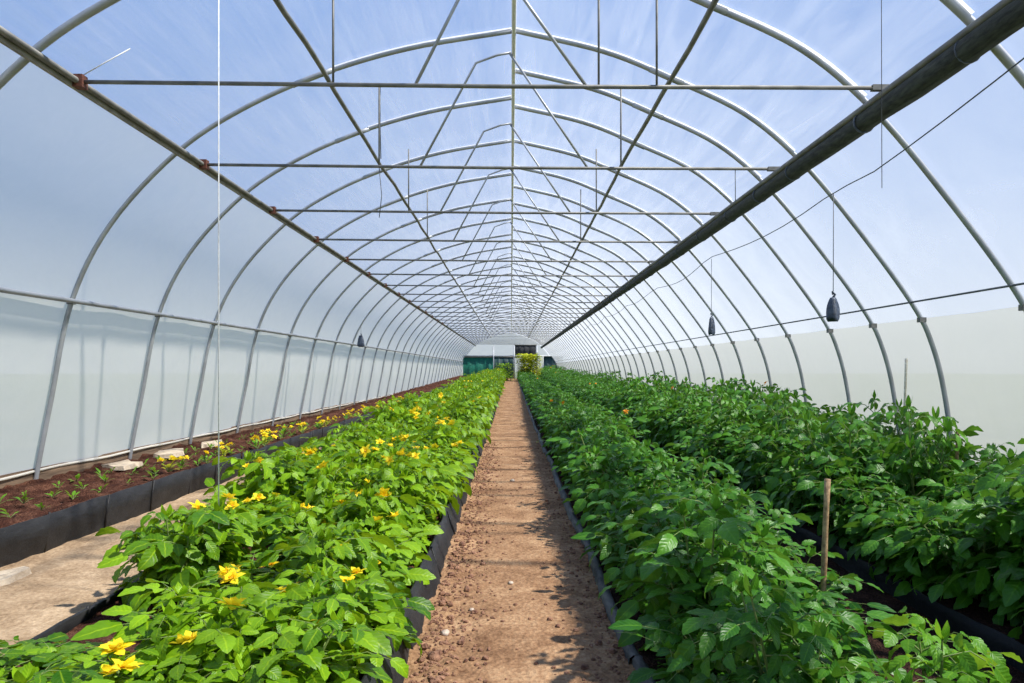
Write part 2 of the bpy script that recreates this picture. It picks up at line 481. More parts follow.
# ------------------------------------------------------------------ ribs, rails, bars
def rib(prof, y, side, i, total):
    e = empty('hoop_rib', (prof[0][0] if side == 'left' else prof[-1][0], y, 0.0))
    ox = e.location.x
    b = MB()
    lean = random.uniform(-0.02, 0.02)
    foot = (prof[0][0] - 0.03, 0.0) if side == 'left' else (prof[-1][0] + 0.02, 0.0)
    P = ([foot] + prof) if side == 'left' else (prof + [foot])
    b.tube([(x - ox, lean * math.sin(z * 1.3), z) for x, z in P], 0.031 if y < 6 else 0.026, 8)
    b.build('pipe', M['steel'], e)
    # sleeve where the rib meets the purlin and a clamp at the rail
    jx, jz = (prof[iLr] if side == 'left' else prof[iRr])
    b = MB()
    b.box(jx - ox - 0.034, jx - ox + 0.034, -0.032, 0.032, jz - 0.026, jz + 0.026)
    b.build('rail_clamp', M['steel_old'], e, smooth=False)
    q = [p for p in prof if (p[1] > H + (3.2 if side == 'left' else 2.3))]
    b = MB()
    vs, fs = [], []
    for k, (x, z) in enumerate(q):
        a, c = q[max(k - 1, 0)], q[min(k + 1, len(q) - 1)]
        dx, dz = c[0] - a[0], c[1] - a[1]
        ln = math.hypot(dx, dz); nx_, nz_ = -dz / ln, dx / ln
        for dy, up in ((-0.034, 0.026), (-0.013, 0.031), (0.013, 0.031), (0.034, 0.026)):
            vs.append((x - ox + nx_ * up, dy, z + nz_ * up))
    for k in range(len(q) - 1):
        for m_ in range(3):
            fs.append((k * 4 + m_, k * 4 + m_ + 1, k * 4 + m_ + 5, k * 4 + m_ + 4))
    b.add(vs, fs); b.build('film_tape', M['tape'], e)
    q = [p for p in prof if (p[1] > H + 3.0 and p[1] < H + 3.26)]
    if len(q) > 1:
        b = MB()
        b.tube([(x - ox, 0, z) for x, z in q], 0.031, 8)
        b.build('sleeve', M['steel'], e)
    if i < 9:
        lab = f'grey steel pipe rib bending up the {side} wall, {ORD[i]} from the camera'
    else:
        lab = f'thin far steel rib among the close-set ribs at the {side} wall towards the gable'
    tag(e, lab, 'greenhouse rib', f'steel ribs of the {side} half of the tunnel')


for i, y in enumerate(LEFT_RIBS[1:]): rib(LP, y, 'left', i, len(LEFT_RIBS))
for i, y in enumerate(RIGHT_RIBS): rib(RP, y, 'right', i, len(RIGHT_RIBS))


def long_pipe(name, x, z, r, mat, label, cat, n=8, wob=0.0, ya=-1.5, yb=72.4):
    b = MB()
    k = int((yb - ya) / 0.6)
    b.tube([(x + wob * nz(0, i * 0.6, 0.8, 5), ya + (yb - ya) * i / k, z + wob * nz(3, i * 0.6, 0.8, 2)) for i in range(k + 1)], r, n)
    o = b.build(name, mat)
    tag(o, label, cat)
    return o


EZ, EX = H + 2.325, -3.50
g = empty('eave_rail', (EX, 0, EZ))
b = MB(); b.tube([(0.0, y, 0.0) for y in (-1.5, 20, 45, 72.4)], 0.026, 8); b.build('pipe', M['steel_old'], g)
b = MB(); b.box(-0.055, -0.03, -1.5, 72.4, -0.055, 0.0); b.build('film_batten', M['batten'], g, smooth=False)
tag(g, 'long grey eave pipe where the roof film meets the milky left wall', 'pipe')
long_pipe('side_rail', -4.70, H + 0.73, 0.026, M['steel'], 'thin horizontal pipe at mid height along the milky left wall', 'pipe')
long_pipe('wall_line', 4.26, H + 0.71, 0.010, M['wire'], 'thin taut dark line at mid height along the clear right wall', 'wire')
long_pipe('ridge_pipe', 0.03, H + 3.60, 0.024, M['string'], 'white ridge pipe running along the top of the roof', 'pipe')
long_pipe('purlin_pipe', -1.99, H + 3.14, 0.027, M['steel_old'], 'dark purlin pipe under the roof left of the ridge', 'pipe', wob=0.03)
long_pipe('purlin_pipe', 1.69, H + 3.08, 0.027, M['steel_old'], 'dark purlin pipe under the roof right of the ridge', 'pipe', wob=0.03)
# the thick dark roll along the right eave
RX, RZ = 3.05, H + 2.13
g = empty('shade_roll', (RX, 0, RZ))
b = MB()
k = 150
pts, rad = [], []
for i in range(k + 1):
    y = -1.5 + 73.9 * i / k
    pts.append((0.012 * nz(0, y, 1.2, 2), y, 0.012 * nz(1, y, 1.2, 9)))
    rad.append(0.088 + 0.006 * nz(2, y, 2.2, 4))
b.tube(pts, rad, 10); b.build('roll', M['roll'], g)
b = MB()
for i in range(len(pts)): pass
b.tube([(-0.055, p[1], 0.085) for p in pts[::10]] , 0.03, 8); b.build('core_pipe', M['steel_old'], g)
for y in RIGHT_RIBS[:14]:
    b = MB()
    b.tube([(0.088 * math.cos(a), y + 0.05, 0.088 * math.sin(a)) for a in [2 * PI * t / 14 for t in range(15)]], 0.009, 6)
    b.build('strap', M['bag'], g)
tag(g, 'thick dark roll of fabric along the right eave', 'fabric roll')

BARS = [5.83 + 2.36 * i for i in range(27)]
for i, y in enumerate(BARS):
    g = empty('tie_bar', (EX, y, EZ))
    rz = -0.05
    b = MB(); b.tube([(0.0, 0, 0), (3.4, 0, rz * 0.5 - 0.012), (RX - EX, 0, rz)], 0.018, 8); b.build('bar', M['steel_old'], g)
    if i < 14:
        b = MB(); b.box(-0.05, 0.05, -0.04, 0.04, -0.05, 0.05); b.build('end_clamp', M['rust'], g, smooth=False)
        b = MB(); b.box(RX - EX - 0.13, RX - EX + 0.02, -0.024, 0.024, rz - 0.022, rz + 0.022); b.build('end_clamp', M['steel_old'], g, smooth=False)
        if i == 0: st = [[(-0.30, 3.56), (0.61, 2.29)], [(-0.13, 3.58), (-0.77, 2.31)]]
        else: st = [[(-0.02, 3.60), (0.87, 2.29)], [(0.0, 3.60), (-0.16, 3.57), (-0.40, 3.48), (-1.03, 2.31)]]
        for q in st:
            b = MB(); b.tube([(x - EX, 0.0, z + H - EZ) for x, z in q], 0.014, 6); b.build('strut', M['steel'], g)
        for hx in ((-1.44, 0.71, 1.18) if i == 0 else (-1.5, 1.25) if i < 4 else ()):
            top = 3.1 + (0.22 if abs(hx) < 1 else 0.12)
            b = MB(); b.tube([(hx - EX, 0.0, -0.03 if hx > 0 else -0.01), (hx - EX, 0.0, top + H - EZ)], 0.010, 6); b.build('hanger', M['steel_old'], g)
    if i < 9:
        lab = f'straight grey tie bar spanning the tunnel under the roof, {ORD[i]} from the camera'
    else:
        lab = 'thin far tie bar in the tight ladder of bars before the gable'
    tag(g, lab, 'tie bar', 'tie bars across the tunnel')

# ------------------------------------------------------------------ strings, wires, hanging bags
def wire(name, pts, r, mat, label, cat='string', n=5):
    b = MB(); b.tube(pts, r, n)
    return tag(b.build(name, mat), label, cat)


wire('hanging_string', [(-1.868, 4.6, 0.06), (-1.868, 4.6, H + 1.2), (-1.868, 4.6, H + 3.22)], 0.0042, M['string'],
     'long white string hanging straight down into the flowering plants on the left')
wire('hanging_string', [(-3.49, 5.83, EZ + 0.04), (-3.32, 5.86, EZ + 0.16), (-3.12, 5.9, EZ + 0.30)], 0.005, M['string'],
     'short white string tied to the left end of the nearest tie bar')
wire('hanging_wire', [(2.55, 8.19, EZ - 0.06), (2.552, 8.19, EZ - 0.42)], 0.005, M['wire'],
     'short dark wire hanging from the second tie bar right of the ridge', 'wire')
wire('hanging_wire', [(-1.50, 8.19, EZ - 0.03), (-1.47, 8.19, EZ - 0.35), (-1.50, 8.20, EZ - 0.60)], 0.005, M['wire'],
     'crooked dark wire dangling under the second tie bar', 'wire')
wire('hanging_wire', [(-1.06, 5.83, EZ - 0.03), (-1.06, 5.83, EZ - 0.33), (-1.055, 5.84, EZ - 0.62)], 0.004, M['wire'],
     'short dark wire dangling under the nearest tie bar left of the ridge', 'wire')
wire('hanging_wire', [(1.80, 3.5, H + 3.0), (1.80, 3.5, H + 2.0), (1.803, 3.5, H + 0.88)], 0.0018, M['wire'],
     'hair-thin straight wire hanging from the roof before the thick dark roll', 'wire')
# sagging long wire along the right wall
wp = []
for i in range(61):
    y = 3.6 + i * 0.55
    ph = ((y - 7.15) / 4.35) % 1.0
    wp.append((3.2 + 0.04 * math.sin(y), y, H + 1.78 - 0.10 * math.sin(PI * ph) + max(0, 6.5 - y) * 0.11))
wire('long_wire', wp, 0.0055, M['wire'], 'long slack grey wire running along the right wall and holding the dark bags', 'wire')
wp = [(3.2 + (i / 20) * 1.0, 7.15 - i * 0.09, H + 1.80 + 0.1 * (i / 20) - 0.08 * math.sin(PI * i / 20)) for i in range(21)]


def bag(loc, hgt, w, label, hang, seed):
    g = empty('hanging_bag', loc)
    b = MB()
    rings, n = 11, 12
    vs, fs = [], []
    for j in range(rings):
        t = j / (rings - 1)
        r = w * 0.5 * (0.30 + 0.75 * math.sin(PI * min(1, t * 0.55 + 0.02)) ** 0.8) * (1.0 if t < 0.93 else 0.8)
        for k in range(n):
            a = 2 * PI * k / n
            rr = r * (1 + 0.22 * math.sin(3 * a + seed) + 0.12 * math.sin(5 * a + 4 * t + seed))
            vs.append((rr * math.cos(a), rr * math.sin(a) * 0.7, -hgt * t + 0.012 * math.sin(2 * a) * t))
    for j in range(rings - 1):
        for k in range(n):
            fs.append((j * n + k, (j + 1) * n + k, (j + 1) * n + (k + 1) % n, j * n + (k + 1) % n))
    fs.append(tuple(range(n))); fs.append(tuple((rings - 1) * n + k for k in range(n - 1, -1, -1)))
    b.add(vs, fs); b.build('body', M['bag'], g)
    b = MB()
    b.tube([(0, 0, 0.0), (0.018, 0, 0.03), (-0.012, 0, 0.055), (0.0, 0, 0.03)], 0.012, 6); b.build('knot', M['bag'], g)
    b = MB(); b.tube([(0, 0, 0.03), (0.003, 0, hang)], 0.004, 5); b.build('tie_string', M['wire'], g)
    tag(g, label, 'bag', 'dark bags hung in the tunnel')


bag((3.2, 7.15, H + 0.71), 0.23, 0.12, 'nearest dark plastic bag hanging on a wire before the right wall', 1.03, 0.4)
bag((3.2, 11.5, H + 0.83), 0.28, 0.11, 'second dark bag hanging farther down before the right wall', 0.93, 1.7)
bag((-4.46, 21.4, H + 1.0), 0.34, 0.2, 'dark bag hung on the rail of the milky left wall', 0.3, 2.9)

# ------------------------------------------------------------------ bed edgings
def edging(name, x_bot, x_top, z0, z1, ya, yb, step, wob, label, mat, panel=None, thick=0.012, seed=0.0, rim=True):
    """an upright strip of ground fabric, wavy, in sewn lengths"""
    g = empty(name, (x_bot, ya, 0))
    cuts = [ya]
    while cuts[-1] < yb:
        ln = (panel * random.uniform(0.85, 1.15)) if (panel and cuts[-1] < 24) else (yb - cuts[-1] + 0.001)
        cuts.append(min(yb, cuts[-1] + ln))
    for a, c in zip(cuts, cuts[1:]):
        if c - a < 0.02: continue
        n = max(2, int((c - a) / step))
        vs, fs = [], []
        jog = random.uniform(-0.012, 0.012)
        for j in range(n + 1):
            y = a + (c - a) * j / n
            for s, t in ((0, 0.0), (0, 0.5), (0, 1.0), (1, 1.0), (1, 0.5), (1, 0.0)):
                z = z0 + (z1 - z0) * t + (wob * 0.6 * nz(seed, y, 1.7, 3) + 0.3 * wob * nz(seed, y, 6, 8)) * t
                x = x_bot + (x_top - x_bot) * t + wob * nz(seed + t * 0.6, y, 2.3, 6) + jog * t + (thick if s else 0)
                vs.append((x - x_bot, y - ya, z + gz(y)))
        for j in range(n):
            for k in range(5):
                fs.append((j * 6 + k, j * 6 + k + 1, (j + 1) * 6 + k + 1, (j + 1) * 6 + k))
        b = MB(); b.add(vs, fs); b.build('fabric_panel', mat, g)
        if panel and c < 24:
            b = MB()
            y = c - ya
            wx = wob * nz(seed, c, 2.3, 6)
            b.tube([(wx + 0.012, y, z0), (wx + 0.016 + (x_top - x_bot), y + 0.008, z1 + 0.01)], 0.010, 5); b.build('seam', mat, g)
    tag(g, label, 'bed edging')
    return g


edging('bed_edging', -3.86, -3.82, -0.03, 0.31, 1.6, 72, 0.09, 0.035, 'tall black fabric edging of the raised soil bed along the milky left wall', M['black_fabric'], 0.85, seed=1)
edging('bed_edging', -2.52, -2.50, -0.03, 0.10, 1.6, 72, 0.12, 0.03, 'low black edging between the bare earth aisle and the flowering plants', M['black_fabric'], 1.3, seed=2, thick=0.03)
edging('bed_edging', -1.66, -1.62, -0.03, 0.20, 1.6, 72, 0.12, 0.03, 'black fabric edging hidden between the two beds of flowering plants', M['black_fabric'], 1.1, seed=3)
edging('bed_edging', -0.52, -0.60, -0.03, 0.20, 1.6, 72, 0.09, 0.03, 'dark grey fabric edging of the flowering bed along the path', M['black_fabric'], 1.2, seed=4)
edging('bed_edging', 2.60, 2.58, -0.05, 0.09, 1.6, 72, 0.12, 0.03, 'black fabric edging of the deep green bed across the dark gap', M['gap_fabric'], 1.2, seed=6)
# the flat grey strip beside the path on the right
g = empty('edge_strip', (0.63, 1.6, 0))
a = 1.6
while a < 72:
    c = min(72, a + (random.uniform(1.3, 2.2) if a < 20 else 60))
    n = max(3, int((c - a) / 0.08)) if a < 20 else 150
    vs, fs = [], []
    jog = random.uniform(-0.012, 0.012)
    for j in range(n + 1):
        y = a + (c - a) * j / n
        cx = jog + 0.03 * nz(4, y, 0.9, 2)
        z = gz(y) + 0.035 + 0.012 * nz(4, y, 2.5, 7)
        w = 0.03 + 0.006 * nz(8, y, 4, 1)
        for dx, dz in ((-w - 0.008, -0.05), (-w, -0.004), (-w * 0.4, 0.010), (w * 0.4, 0.012), (w, 0.0), (w + 0.008, -0.05)):
            vs.append((cx + dx, y - 1.6, z + dz))
    for j in range(n):
        for k in range(5):
            fs.append((j * 6 + k, j * 6 + k + 1, (j + 1) * 6 + k + 1, (j + 1) * 6 + k))
    b = MB(); b.add(vs, fs); b.build('strip_length', M['hose'], g)
    a = c
tag(g, 'weathered grey-black strip lying along the right edge of the path', 'bed edging')

# ------------------------------------------------------------------ clods, stones, rubble
def blob(b, p, r, sq=0.7, seed=0.0):
    n, m = 6, 4
    vs, fs = [], []
    for j in range(m + 1):
        th = PI * j / m
        for k in range(n):
            a = 2 * PI * k / n
            d = Vector((math.sin(th) * math.cos(a), math.sin(th) * math.sin(a), math.cos(th)))
            rr = r * (1 + 0.35 * noise.noise(d * 1.4 + Vector((seed, seed * 2, 0))))
            vs.append((p[0] + d.x * rr, p[1] + d.y * rr, p[2] + d.z * rr * sq))
    for j in range(m):
        for k in range(n):
            fs.append((j * n + k, (j + 1) * n + k, (j + 1) * n + (k + 1) % n, j * n + (k + 1) % n))
    b.add(vs, fs, random.random())


rng = random.Random(5)
b = MB()
for i in range(3600):
    y = 2.6 + 12 * rng.random() ** 1.6
    side = rng.random()
    x = (-0.49 + abs(rng.gauss(0, 0.15))) if side < 0.74 else (0.60 - abs(rng.gauss(0, 0.12)) if side < 0.92 else rng.uniform(-0.45, 0.6))
    r = rng.uniform(0.004, 0.013) * (2.0 if rng.random() < 0.10 else 1)
    blob(b, (x, y, path_z(x, y) + r * 0.25), r, 0.7, i)
tag(b.build('soil_clods', M['clod'], smooth=False), 'loose clods and crumbs of earth scattered on the path edges', 'soil', kind='stuff')
for i, (x, y, r, lab) in enumerate([
        (0.0, 5.05, 0.022, 'small pale stone in the middle of the path'),
        (-0.37, 4.05, 0.03, 'pale stone beside the dark fabric at the left edge of the path'),
        (-0.24, 4.45, 0.02, 'little pale stone on the crumbly left part of the path'),
        (0.02, 9.6, 0.035, 'white stone lying farther down the path'),
        (-0.40, 3.75, 0.045, 'largest earth-brown stone at the near left edge of the path')]):
    b = MB(); blob(b, (0, 0, 0), r, 0.6, i * 3.1)
    o = b.build('stone', M['stone'] if i < 4 else M['clod']); o.location = (x, y, path_z(x, y) + r * 0.3)
    tag(o, lab, 'stone')
for i, (x, y, s, lab) in enumerate([
        (-3.68, 5.05, 0.20, 'pale broken concrete slab at the foot of the black edging'),
        (-3.66, 4.55, 0.15, 'nearest pale broken concrete slab under the black edging'),
        (-4.86, 9.0, 0.22, 'pale slab on the soil at the foot of the left wall, nearest the camera'),
        (-4.88, 10.3, 0.26, 'second pale slab on the soil at the foot of the left wall'),
        (-4.84, 11.6, 0.20, 'third pale slab on the soil at the foot of the left wall')]):
    b = MB()
    n = 9
    top, bot = [], []
    for k in range(n):
        a = 2 * PI * k / n
        r = s * (1 + 0.3 * math.sin(2 * a + i) + 0.15 * math.sin(5 * a + 2 * i))
        top.append((r * 0.75 * math.cos(a), r * 1.5 * math.sin(a), 0.022 + 0.010 * math.sin(3 * a + i)))
        bot.append((r * 0.82 * math.cos(a), r * 1.58 * math.sin(a), -0.03))
    b.add(top + bot, [tuple(range(n))] + [(k, n + k, n + (k + 1) % n, (k + 1) % n) for k in range(n)])
    o = b.build('concrete_slab', M['concrete'], smooth=False)
    o.location = (x, y, 0.01 if i < 2 else 0.30)
    tag(o, lab, 'slab')

# ------------------------------------------------------------------ plants
def leaflet(b, p, d, up, ln, wd, droop, fold, rows, cols, tint, serr=0.0):
    """one ovate pointed leaflet; grows from p along d, upper side towards up, bending down by droop"""
    d = d.normalized()
    s = d.cross(up)
    s = s.normalized() if s.length > 1e-5 else d.orthogonal().normalized()
    u = s.cross(d).normalized()
    vs, fs, qs, ss = [], [], [], []
    pos = Vector(p)
    nc = cols * 2 + 1
    cd = math.cos(droop / rows); sd = math.sin(droop / rows)
    for j in range(rows + 1):
        t = j / rows
        w = wd * 0.5 * 2.05 * (t + 0.02) ** 0.55 * (1.0 - t) ** 0.85
        if j == rows: w = wd * 0.01
        if serr and 0 < j < rows: w *= 1 + (serr if j % 2 else -serr)
        for c in range(nc):
            q = (c / cols - 1.0)
            h = fold * abs(q) * w - 0.35 * (abs(q) ** 2) * w * 0.5
            if cols > 1: h += 0.10 * w * math.sin(j * 2.1 + q * 3)
            v = pos + s * (q * w) + u * h
            vs.append((v.x, v.y, v.z)); qs.append(abs(q)); ss.append(t)
        pos = pos + d * (ln / rows)
        d2 = d * cd - u * sd
        u = u * cd + d * sd
        d = d2
    for j in range(rows):
        for c in range(nc - 1):
            a = j * nc + c
            fs.append((a, a + 1, a + nc + 1, a + nc))
    b.add(vs, fs, tint, qs, ss)


def compound(fb, sb, p, az, el, L, r, kind, lod):
    """a pinnate leaf: stalk, end leaflet and one or two pairs"""
    d = Vector((math.cos(az) * math.cos(el), math.sin(az) * math.cos(el), math.sin(el)))
    rows, cols = {0: (8, 2), 1: (4, 1), 2: (2, 1)}[lod]
    n = 6
    pts = [Vector(p)]
    el2 = el
    bend = r.uniform(0.7, 1.7)
    for k in range(n):
        el2 -= bend / n
        d = Vector((math.cos(az) * math.cos(el2), math.sin(az) * math.cos(el2), math.sin(el2)))
        pts.append(pts[-1] + d * (L / n))
    if lod < 2:
        sb.tube([tuple(q) for q in (pts[0], pts[3], pts[6])], [L * 0.016, L * 0.012, L * 0.006], 4, cap=False)
    side = Vector((-math.sin(az), math.cos(az), 0))
    base_t = r.random() * 0.5 + 0.1
    up = side.cross(d) * -1
    if up.z < 0: up = -up
    wr = r.uniform(0.62, 0.78) if kind == 'light' else r.uniform(0.54, 0.68)
    rv = lambda: Vector((r.uniform(-0.9, 0.9), r.uniform(-0.9, 0.9), 1))
    ll = L * (0.62 if kind == 'light' else 0.60)
    leaflet(fb, pts[6], d, rv(), ll, ll * wr, r.uniform(0.3, 1.3), 0.3, rows, cols, base_t, 0.07 if lod == 0 else 0)
    prs = ((4, 0.82), (2, 0.7)) if (lod < 2 or r.random() < 0.5) else ((4, 0.9),)
    for (k, f) in prs:
        for sg in (-1, 1):
            dd = (d * r.uniform(0.35, 0.65) + side * sg + Vector((0, 0, r.uniform(-0.55, 0.3)))).normalized()
            l2 = ll * f * r.uniform(0.85, 1.1)
            leaflet(fb, pts[k] + dd * L * 0.04, dd, rv(), l2, l2 * wr, r.uniform(0.3, 1.3), 0.3, rows, cols, base_t + r.uniform(-0.1, 0.1), 0.07 if lod == 0 else 0)


def flower_mesh(name, mat, r, n=8, R=0.045):
    b = MB()
    for layer in range(2):
        for k in range(n):
            a = 2 * PI * (k + 0.5 * layer) / n + r.uniform(-0.1, 0.1)
            el = 0.45 + 0.55 * layer + r.uniform(-0.35, 0.25)
            d = Vector((math.cos(a) * math.cos(el), math.sin(a) * math.cos(el), math.sin(el)))
            leaflet(b, d * R * 0.12, d, Vector((0, 0, 1)), R * (1.0 - 0.25 * layer) * r.uniform(0.75, 1.2), R * 0.75, 0.9, 0.15, 3, 1, 0.2 + 0.6 * r.random())
    o = b.build('flower', mat)
    c = MB(); blob(c, (0, 0, R * 0.16), R * 0.17, 0.7, 2.0)
    ce = c.build('flower_centre', M['pistil'], o)
    return o, ce


def plant_meshes(kind, h, R, stems, seed, lod, leafL):
    r = random.Random(seed)
    fb, sb = MB(), MB()
    tops = []
    for s in range(stems):
        a0 = 2 * PI * s / stems + r.uniform(-0.4, 0.4)
        lean = R * r.uniform(0.25, 0.85) if s else 0.05
        hh = h * r.uniform(0.52, 1.08) * (1 - 0.18 * lean / R)
        base = Vector((0.05 * math.cos(a0), 0.05 * math.sin(a0), -0.02))
        pts = [base + Vector((math.cos(a0) * lean * t ** 1.3, math.sin(a0) * lean * t ** 1.3, hh * t)) for t in (0, 0.2, 0.4, 0.6, 0.8, 1.0)]
        sb.tube([tuple(q) for q in pts], [0.011, 0.010, 0.008, 0.007, 0.005, 0.003], 5 if lod == 0 else 3, cap=False)
        nodes = 6 if lod < 2 else 4
        az = r.uniform(0, PI)
        for k in range(nodes):
            t = 0.22 + 0.78 * (k + r.uniform(-0.2, 0.2)) / (nodes - 1)
            t = max(0.12, min(1.0, t))
            i = min(4, int(t * 5)); f = t * 5 - i
            p = pts[i].lerp(pts[i + 1], f)
            az += PI / 2 + r.uniform(-0.35, 0.35)
            Lk = leafL * (0.70 + 0.55 * math.sin(PI * min(1, 0.25 + 0.65 * (1 - t)))) * r.uniform(0.8, 1.15)
            if t > 0.9: Lk *= 0.72
            for sg in (0, PI):
                compound(fb, sb, p, az + sg + r.uniform(-0.2, 0.2), 0.55 + 0.5 * t + r.uniform(-0.2, 0.25), Lk, r, kind, lod)
        # tip tuft
        for k in range(4 if lod < 2 else 2):
            a = az + k * PI / 2
            d = Vector((math.cos(a) * 0.6, math.sin(a) * 0.6, 0.9))
            leaflet(fb, pts[-1], d, Vector((math.cos(a), math.sin(a), 0.4)), leafL * 0.42, leafL * 0.22, 0.6, 0.25, 4 if lod == 0 else 2, 1, 0.55 + 0.3 * r.random())
        tops.append(pts[-1])
    return fb, sb, tops


PROTO = {}


def proto(kind, lod, idx):
    key = (kind, lod, idx)
    if key in PROTO: return PROTO[key]
    if kind == 'light':
        fb, sb, tops = plant_meshes('light', 0.64, 0.22, 8, 100 + idx * 7, lod, 0.20)
        mat = M['leaf_light']
    else:
        fb, sb, tops = plant_meshes('dark', 0.86, 0.34, 8, 300 + idx * 11, lod, 0.21)
        mat = M['leaf_dark']
    fo = fb.build('foliage', mat); so = sb.build('stem', M['stem'])
    PROTO[key] = (fo, so, tops)
    fo['_first'] = 1
    return PROTO[key]


fr = random.Random(77)
FLOWERS = [flower_mesh('flower', M['petal'], fr, 5, 0.058), flower_mesh('flower', M['petal_orange'], fr, 7, 0.04)]
USED = set()


def take(o, parent):
    """the first use moves the object itself, later uses copy it"""
    if o.name not in USED:
        USED.add(o.name); c = o
    else:
        c = o.copy(); C.objects.link(c)
    c.parent = parent
    if '_first' in c: del c['_first']
    return c


FNUM = ['no', 'one', 'two', 'three', 'four', 'five', 'six', 'seven', 'eight']


def plant(name, kind, x, y, z, sc, hs, lod, idx, flowers, rz, label, group, rnd, fcol=0, mat=None):
    fo, so, tops = proto(kind, lod, idx)
    e = empty(name, (x, y, z), rz)
    e.scale = (sc, sc, sc * hs)
    f = take(fo, e); take(so, e)
    if mat:
        f.material_slots[0].link = 'OBJECT'; f.material_slots[0].material = mat
    for k in range(flowers):
        t = tops[(k // 2 * 2 + idx) % len(tops)]
        fl_, ce = FLOWERS[fcol]
        c = take(fl_, e)
        c.location = (t.x + rnd.uniform(-0.06, 0.06), t.y + rnd.uniform(-0.06, 0.06), t.z + 0.05 + rnd.uniform(0, 0.07))
        c.rotation_euler = (rnd.uniform(-0.2, 1.1), rnd.uniform(-0.8, 0.8), rnd.uniform(0, 6))
        q = rnd.uniform(0.8, 1.25) / sc
        c.scale = (q, q, q / hs)
        take(ce, c)
    tag(e, label, 'plant', group)
    return e


FAR = {'light': [], 'dark': []}
IND = 22.0


def row(name, kind, x, y0, step, z, hfun, group, where, far_where, prob, maxf, seed, jx=0.07, sc0=1.0, nlab=24, skip=None, gap=0.0):
    r = random.Random(seed)
    y = y0; i = 0
    base_h = 0.72 if kind == 'light' else 0.97
    while y < 71.5:
        hs = hfun(y) / base_h * r.uniform(0.72, 1.22)
        sc = sc0 * r.uniform(0.88, 1.12)
        xx = x + r.uniform(-jx, jx); yj = y + r.uniform(-0.08, 0.08)
        if skip and skip[0] < y < skip[1]:
            y = skip[1]; continue
        if kind == 'light' and 3.2 < y < 15 and jx < 0.1 and r.random() < gap:
            y += step; continue
        if y < IND:
            lod = 0 if y < 7.5 else 1
            if kind == 'light' and i < 9 and maxf > 2: nf = r.randint(2, maxf)
            else: nf = (r.randint(min(2, maxf), maxf) if (r.random() < prob and (kind == 'light' or y > 7)) else 0)
            fc = 0 if kind == 'light' else 1
            if i < nlab:
                wf = f'plant with {FNUM[nf]} {"yellow" if fc == 0 else "orange"} flower{"s" if nf != 1 else ""}' if nf else 'leafy plant without flowers'
                lab = f'{wf}, {ORD[i]} from the front {where}'
            else:
                lab = far_where
            plant(name, kind, xx, yj, z, sc, hs / sc, lod, r.randrange(5), nf, r.uniform(0, 6.28), lab, group, r, fc)
        else:
            FAR[kind].append((xx, yj, z + gz(yj), sc, hs / sc, r.uniform(0, 6.28), r.randrange(4), r.random() < prob * (0.3 if kind == 'light' else 0.15)))
        i += 1
        y += step * r.uniform(0.9, 1.1)


def ramp(y, a, b): return min(1.0, max(0.0, (y - a) / (b - a)))
def hL(y): return 0.46 + 0.20 * ramp(y, 2.6, 5) + 0.24 * ramp(y, 5, 13) + 0.12 * ramp(y, 14, 24)
def hB(y): return (0.34 if y < 4.2 else 0.66) + 0.18 * ramp(y, 5, 12) + 0.14 * ramp(y, 12, 22)


GL, GR = 'flowering plants left of the path', 'deep green plants right of the path'
row('flowering_plant', 'light', -0.91, 2.35, 0.45, 0.06, hL, GL, 'in the row left of the path',
    'light green plant merged into the far canopy beside the left edge of the path', 0.35, 3, 1)
row('flowering_plant', 'light', -1.38, 2.25, 0.47, 0.06, hL, GL, 'in the middle left row',
    'light green plant merged into the far canopy amid the left bed', 0.7, 6, 2, skip=(4.35, 5.05), gap=0.22)
row('flowering_plant', 'light', -2.12, 3.1, 0.50, 0.05, hB, GL, 'in the row by the bare aisle',
    'light green plant merged into the far canopy beside the bare earth aisle', 0.35, 3, 3, jx=0.08, sc0=1.12, skip=(3.5, 4.5), gap=0.08)
row('leafy_plant', 'dark', 1.02, 2.2, 0.46, 0.03, lambda y: 0.80 + 0.12 * ramp(y, 4, 12), GR, 'in the row right of the path',
    'deep green plant merged into the far canopy beside the right edge of the path', 0.12, 1, 4, jx=0.06, sc0=0.95)
row('leafy_plant', 'dark', 1.44, 3.55, 0.46, 0.03, lambda y: 0.74 + 0.16 * ramp(y, 4, 12), GR, 'in the row edging the dark gap',
    'deep green plant merged into the far canopy edging the near side of the dark gap', 0.12, 1, 8, jx=0.06, sc0=0.95)
row('leafy_plant', 'dark', 2.92, 3.6, 0.46, 0.05, lambda y: 1.12, GR, 'just beyond the dark gap',
    'deep green plant merged into the far canopy beyond the dark gap', 0.1, 1, 5, jx=0.1, sc0=1.08)
row('leafy_plant', 'dark', 3.5, 4.0, 0.47, 0.05, lambda y: 1.22, GR, 'in the second row beyond the gap',
    'deep green plant merged into the far middle canopy between dark gap and wall', 0.18, 1, 6, jx=0.1, sc0=1.08)
row('leafy_plant', 'dark', 4.06, 4.6, 0.47, 0.05, lambda y: 1.27, GR, 'in the row along the right wall',
    'deep green plant merged into the far canopy against the right wall', 0.15, 1, 7, jx=0.08, sc0=1.0)


